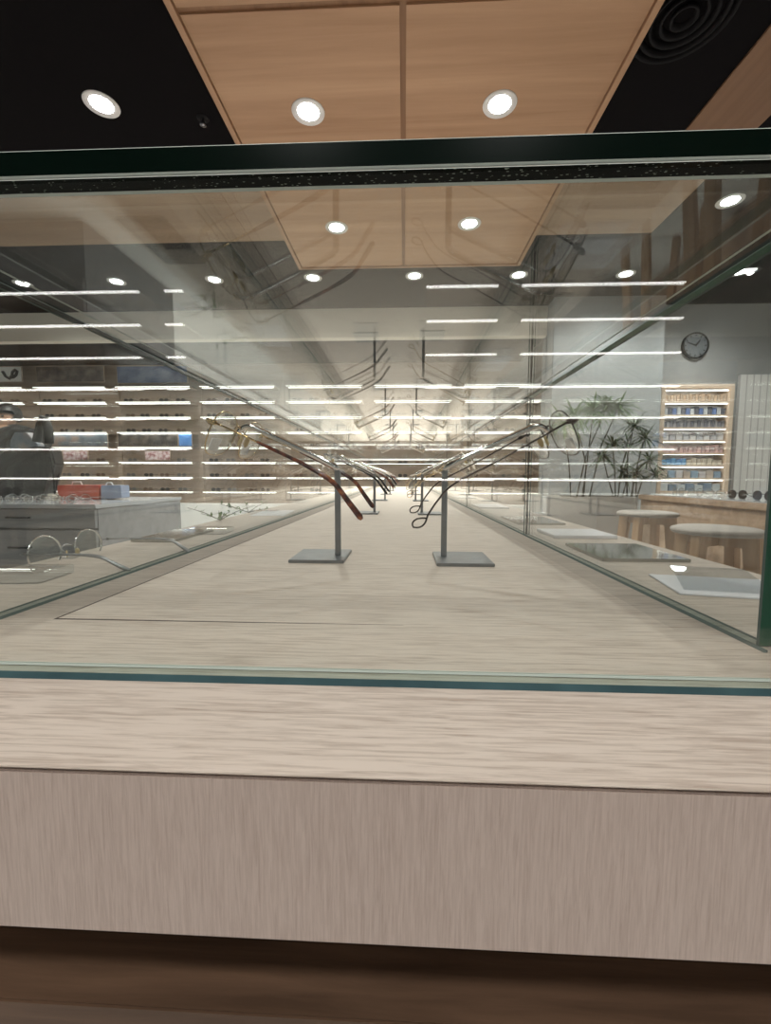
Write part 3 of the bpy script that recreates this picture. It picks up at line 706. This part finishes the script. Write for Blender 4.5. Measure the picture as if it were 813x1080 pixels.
skin_obj('jacket', JK, [(0, 1), (1, 2), (2, 3), (3, 4), (4, 5), (5, 6), (6, 7), (3, 8), (8, 9), (9, 10), (10, 11)], M['person_black'], per)
JT = [(j[0], j[1] * g, (j[2] if len(j) > 2 else j[1]) * g) for j in (J[0], J[15], J[16], J[17], J[19], J[20], J[21])]
skin_obj('trousers', JT, [(0, 1), (1, 2), (2, 3), (0, 4), (4, 5), (5, 6)], M['person_black'], per)
b = MB(); bm2 = bmesh.new(); bmesh.ops.create_icosphere(bm2, subdivisions=3, radius=1)
for f in bm2.faces: f.smooth = True
for v in list(bm2.verts):
    if v.co.z < -.55 : bm2.verts.remove(v)
    elif v.co.y < -.55 and v.co.z < .1: bm2.verts.remove(v)
b.merge(bm2, 0, Matrix.Translation((hd[0], hd[1] + .012, hd[2] + .025)) @ Matrix.Diagonal((.115, .122, .125, 1))); b.build('hair', M['hair'], per)
for s in (-1, 1):
    b = MB(); b.lathe([(0, -.012), (.009, -.008), (.012, 0), (.009, .008), (0, .012)], 10, 0, Matrix.Translation((hd[0] + s * .032, hd[1] - .092, hd[2] + .0))); b.build('eye', M['black_gloss'], per)
    for k in range(5):
        q = Vector(pp(44, 492, -.3) if s > 0 else pp(-18, 514, -.2)); f = (k - 2) * .017
        b = MB(); L = (.075, .085, .09, .085, .06)[k]
        if k == 4: b.tube([q + Vector((f * .6, -.005, 0)), q + Vector((.05, -.03, -.02)), q + Vector((.06, -.045, -.05))], [.011, .01, .007], 8)
        else: b.tube([q + Vector((f * .7, 0, -.01)), q + Vector((f, -.03, -.02 - L * .4)), q + Vector((f, -.035, -.02 - L))], [.010, .009, .006], 8)
        b.build('finger', M['skin'], per)
# ------------------------------------------------------------------ right side: planter, plants, bar counter, stools, lit shelf, clock
XB = 1.50
ztb = CT - .03
pe = at_x(674, 524, XB); yb1_ = pe.y
bar = thing('bar_counter', 'pale brown wooden counter at the right with spectacles lying on its top', 'counter', (XB, 0, 0))
hb = at_x(760, 528, XB).z
b = MB(); b.box((.012, .75, 0), (.55, yb1_, hb - .03)); b.build('body', M['bar_wood'], bar)
b = MB(); b.box((0, .74, hb - .03), (.58, yb1_ + .01, hb), bev=.002); b.build('worktop', M['bar_wood'], bar)
b = MB(); b.box((.02, .76, hb + .0005), (.57, yb1_ - .01, hb + .006), bev=.001); b.build('glass_top', M['grey_top'], bar)
gb = None
k = 0
for Y in (2.60, 2.45, 2.30, 2.15, 2.0, 1.85):
    mats = (M['chrome'], M['lens']) if k < 3 else (M['black_acetate'], M['shade'])
    lab = f'{"clear" if k < 3 else "dark"} spectacles on the right counter, {ORD[k]} from its far end'
    loc = (XB + .12, Y, hb + .0062); rz = -math.pi / 2 + random.uniform(-.12, .12)
    if k in (0, 3): gb = small_glasses(lab, loc, rz, mats, 'spectacles on the right wooden counter')
    else: dup(gb, loc, (0, 0, rz), lab)
    k += 1
# planter trough
YPn = 2.78
a = at_y(576, 524, YPn); c = at_y(679, 524, YPn)
pl_ = thing('planter', 'long pale grey planter trough holding the plants at the right', 'planter', (a.x, YPn, 0))
wd = min(c.x, XB - .012) - a.x; hp = a.z
b = MB(); b.box((0, 0, 0), (wd, .02, hp)); b.box((0, .28, 0), (wd, .3, hp)); b.box((0, .02, 0), (.02, .28, hp)); b.box((wd - .02, .02, 0), (wd, .28, hp)); b.box((.02, .02, 0), (wd - .02, .28, hp - .08)); b.build('trough', M['planter'], pl_)
b = MB(); b.box((.02, .02, hp - .08), (wd - .02, .28, hp - .03)); b.build('soil', M['stem'], pl_)
for f in (.02, .56, .98):
    b = MB(); b.box((wd * f - .006, -.004, 0), (wd * f + .006, .0, hp)); b.build('joint_strip', M['planter'], pl_)
wsn = thing('sign_block', 'white upright card holder at the left end of the grey planter', 'sign holder', (0, 0, 0))
a2 = at_y(558, 541, YPn - .2); c2 = at_y(572, 521, YPn - .2)
b = MB(); b.box((a2.x, YPn - .2, 0), (c2.x + .03, YPn - .12, a2.z)); b.build('pedestal', M['white'], wsn)
b = MB(); b.box((a2.x + .002, YPn - .19, a2.z), (c2.x, YPn - .16, c2.z), bev=.002); b.build('card', M['white'], wsn)
def blade(mb, o, d, ln, wid, droop):
    d = d.normalized(); side = d.cross(Vector((0, 0, 1)));
    if side.length < .05: side = Vector((1, 0, 0))
    side.normalize(); pts = []
    for t in (0, .35, .7, 1):
        pts.append(o + d * ln * t + Vector((0, 0, -droop * ln * t * t)))
    ws = (wid * .5, wid, wid * .8, .0005)
    b2 = bmesh.new(); L = [b2.verts.new(p_ + side * w_) for p_, w_ in zip(pts, ws)]; Rr = [b2.verts.new(p_ - side * w_) for p_, w_ in zip(pts, ws)]
    for i in range(3): b2.faces.new((L[i], L[i + 1], Rr[i + 1], Rr[i]))
    mb.merge(b2)
def plant(name, label, stems, mat, base, n, ln, wid):
    """stems: list of lists of pixel points; blades fan from each top"""
    t = thing(name, label, 'plant', base, group='plants in the grey planter')
    bv = Vector(base)
    for st in stems:
        pts = [at_y(x, y, base[1] + random.uniform(-.05, .05)) for x, y in st]
        pts[0] = Vector((pts[0].x, base[1], base[2] - .02))
        b = MB(); b.tube([q - bv for q in pts], [.005] + [.004] * (len(pts) - 1), 6); b.build('stem', M['stem'], t)
        f = MB(); o = pts[-1] - bv
        for k in range(n):
            a_ = random.uniform(0, 6.28); e = random.uniform(-.35, .9)
            blade(f, o + Vector((0, 0, random.uniform(-.02, .02))), Vector((math.cos(a_), math.sin(a_) * .8, e)), ln * random.uniform(.6, 1.1), wid, random.uniform(.1, .5))
        f.build('foliage', mat, t)
    return t
bp = at_y(615, 524, YPn + .15)
plant('papyrus_plant', 'tall umbrella headed green plant in the left half of the planter', [[(612, 524), (620, 480), (626, 432)], [(616, 524), (618, 490), (606, 438)], [(608, 524), (618, 480), (640, 430)], [(601, 524), (600, 490), (594, 446)], [(618, 524), (634, 470), (652, 430)]], M['leaf'], (bp.x, bp.y, hp - .03), 80, .19, .007)
bp = at_y(660, 524, YPn + .15)
plant('bamboo_plant', 'dense dark bushy plant in the right half of the planter', [[(650, 524), (648, 495), (646, 470)], [(655, 524), (655, 495), (662, 470)], [(660, 524), (662, 480), (668, 450)], [(664, 524), (668, 500), (684, 485)], [(668, 524), (672, 490), (680, 462)], [(672, 524), (678, 505), (690, 500)], [(652, 524), (640, 500), (636, 482)], [(657, 524), (660, 510), (658, 498)], [(666, 524), (668, 512), (672, 500)]], M['leaf_dark'], (bp.x, bp.y, hp - .03), 70, .17, .005)
# stools
def make_stool(label, loc, rz):
    t = thing('stool', label, 'stool', loc, (0, 0, rz), 'round wooden stools at the right')
    S = loc_h
    b = MB(); b.lathe([(0, S), (.118, S), (.134, S - .006), (.136, S - .014), (.130, S - .022), (0, S - .022)], 36); b.build('seat', M['stool_seat'], t)
    b = MB()
    for a_ in (0, math.pi / 2):
        c_, s_ = math.cos(a_), math.sin(a_)
        b2 = MB(); b2.box((-.11, -.014, S - .062), (.11, .014, S - .0225), bev=.002); bmesh.ops.rotate(b2.bm, verts=b2.bm.verts[:], cent=(0, 0, 0), matrix=Matrix.Rotation(a_, 3, 'Z')); b.merge(b2.bm)
    b.build('apron', M['stool_wood'], t)
    for k_ in range(4):
        a_ = k_ * math.pi / 2; u = Vector((math.cos(a_), math.sin(a_), 0)); v = Vector((-u.y, u.x, 0))
        top = u * .104 + Vector((0, 0, S - .0226)); bot = u * .175
        pts = [top + u * .022 + v * .018, top - u * .026 + v * .018, bot - u * .016 + v * .014, bot + u * .016 + v * .014]
        b = MB(); b.prism(pts, v * -.032, bev=.003); b.build('leg', M['stool_wood'], t)
    return t
q = at_x(756, 559, 1.08); loc_h = q.z + .01
st0 = make_stool('nearer round wooden stool with grey seat at the right edge', (q.x, q.y, 0), R(28))
q2 = at_y(682, 551, 2.2); q2.x = min(q2.x, 1.33)
dup(st0, (q2.x, q2.y, 0), (0, 0, R(40)), 'farther round wooden stool with grey seat beside the planter')
# lit shelf on the right rear wall
Yq = 4.55
a = at_y(694, 522, Yq); c = at_y(773, 408, Yq)
ls = thing('lit_shelf', 'brightly lit tall shelf of packets in a wood frame on the right wall', 'shelving', (a.x, 4.738, 0))
w_ = c.x - a.x; dp = 4.738 - Yq
b = MB(); b.box((0, -.012, a.z - .3), (w_, 0, c.z)); b.build('back_panel', M['shelf_back'], ls)
for x_ in (0, w_):
    b = MB(); b.box((x_ - .022, -dp, a.z - .3), (x_ + .022, 0, c.z + .03), bev=.003); b.build('side_board', M['shelf_wood'], ls)
b = MB(); b.box((.022, -dp, c.z), (w_ - .022, 0, c.z + .03)); b.build('top_board', M['shelf_wood'], ls)
sy = [423, 437, 450.5, 464, 477.5, 490.5, 504, 518]
palette = {0: [(196, 170, 146), (180, 160, 140)], 1: [(96, 120, 170), (186, 190, 196), (86, 90, 102)], 2: [(110, 112, 122), (140, 140, 146)], 3: [(180, 182, 188), (206, 206, 208)], 4: [(204, 172, 170), (186, 160, 160)], 5: [(116, 176, 226), (214, 206, 190)], 6: [(196, 186, 176), (150, 176, 200), (206, 206, 210)], 7: [(120, 140, 160), (190, 200, 206)]}
pm = {k_: [plain(f'packet_{k_}_{j}', c_, .5) for j, c_ in enumerate(v)] for k_, v in palette.items()}
colname = {0: ['tan', 'brown'], 1: ['blue', 'pale', 'charcoal'], 2: ['dark grey', 'grey'], 3: ['pale grey', 'white'], 4: ['pink', 'dusty pink'], 5: ['sky blue', 'cream'], 6: ['beige', 'pale blue', 'white'], 7: ['slate blue', 'pale']}
for r, y in enumerate(sy):
    z = at_y(740, y, Yq).z
    b = MB(); b.box((.022, -dp + .005, z - .018), (w_ - .022, -.012, z)); so = b.build('shelf', M['shelf_wood'], ls)
    b = MB(); b.box((.03, -dp + .02, z + .106), (w_ - .03, -dp + .03, z + .116)); b.build('light_strip', M['led_far'], so)
    n_ = (20, 14, 18, 9, 14, 12, 8, 7)[r]
    pw = (w_ - .06) / n_
    for j in range(n_):
        h_ = random.uniform(.06, .085) if r not in (3, 5) else random.uniform(.05, .075)
        b = MB(); b.box((-pw * .44, -.05, 0), (pw * .44, .05, h_), bev=.003)
        ci = (0 if j < 5 else 1) if r == 5 else (j * 7 + r) % len(pm[r])
        o = b.build('packet', pm[r][ci]); o.location = (a.x + .03 + pw * (j + .5), 4.738 - dp * .55, z + .0005)
        tag(o, f'{colname[r][ci]} packet on the {ORD[r]} shelf of the right lit shelf, {ORD[j]} from left', 'packet', 'packets on the right lit shelf')
# clock
q = at_y(732, 365, 4.735); cr = at_y(746, 365, 4.735).x - q.x
ck = thing('wall_clock', 'round grey wall clock on the dark grey wall at the right', 'clock', q, (R(90), 0, 0))
b = MB(); b.lathe([(0, .0), (cr, .0), (cr, .03), (cr * .9, .034), (cr * .88, .022)], 40); b.build('case', M['black_gloss'], ck)
b = MB(); b.lathe([(0, .0225), (cr * .88, .022)], 40); b.build('dial', M['clockface'], ck)
for ang, ln, wd_ in ((R(40), .5, .010), (R(-70), .72, .007)):
    b = MB(); u = Vector((math.sin(ang), math.cos(ang), 0)); v = Vector((u.y, -u.x, 0)) * wd_
    b.prism([Vector((0, 0, .024)) - v - u * .01, Vector((0, 0, .024)) + v - u * .01, u * cr * ln + v * .6 + Vector((0, 0, .024)), u * cr * ln - v * .6 + Vector((0, 0, .024))], (0, 0, .003)); b.build('hand', M['black_gloss'], ck)
for k_ in range(12):
    u = Vector((math.sin(k_ * R(30)), math.cos(k_ * R(30)), 0)); v = Vector((u.y, -u.x, 0)) * .006
    b = MB(); b.prism([u * cr * .7 - v + Vector((0, 0, .0225)), u * cr * .7 + v + Vector((0, 0, .0225)), u * cr * .82 + v + Vector((0, 0, .0225)), u * cr * .82 - v + Vector((0, 0, .0225))], (0, 0, .002)); b.build('hour_mark', M['black_gloss'], ck)
# ------------------------------------------------------------------ light
def spot(loc, power, size=.02, angle=120, blend=.9):
    d = bpy.data.lights.new('downlight_and_fill', 'SPOT'); d.energy = power; d.shadow_soft_size = size; d.spot_size = R(angle); d.spot_blend = blend
    d.color = (1, .985, .955)
    o = bpy.data.objects.new('downlight_and_fill', d); C.objects.link(o); o.location = (loc[0], loc[1], loc[2] - .015); return o
for l_ in lamps: spot(l_, (105 if l_[0] < 1 and l_[0] > -1 else 60) if l_[1] < 3.5 else 80, angle=120 if l_[1] < 3.5 else 150)
# panel lamp grid carried on out of frame, bare beams; rear ones boosted as fill
for x in (-.47, .47):
    for y in (1.15, .2, -.75, -1.6): spot((x, y, ZP), 6 if y > -.3 else 52, size=.02 if y > -.3 else .16)
for x, y in ((-2.2, .6), (2.4, .6), (-2.4, -1), (2.4, -1), (-2.4, 3.0), (-4, 3.2), (2.6, 3.0)): spot((x, y, ZC), 55)  # added fill beams without lamps, to brighten the dim parts of the shop
w = bpy.data.worlds.new('world'); sc.world = w; w.use_nodes = True
w.node_tree.nodes['Background'].inputs[0].default_value = (1, .96, .92, 1); w.node_tree.nodes['Background'].inputs[1].default_value = .5
# ------------------------------------------------------------------ render look
vs = sc.view_settings; vs.view_transform = 'Standard'; vs.look = 'None'; vs.gamma = 1; vs.exposure = 0.0; vs.use_curve_mapping = False
cy = sc.cycles
cy.max_bounces = 14; cy.transparent_max_bounces = 40; cy.glossy_bounces = 8; cy.diffuse_bounces = 4; cy.sample_clamp_indirect = 6
cy.caustics_reflective = False; cy.caustics_refractive = False
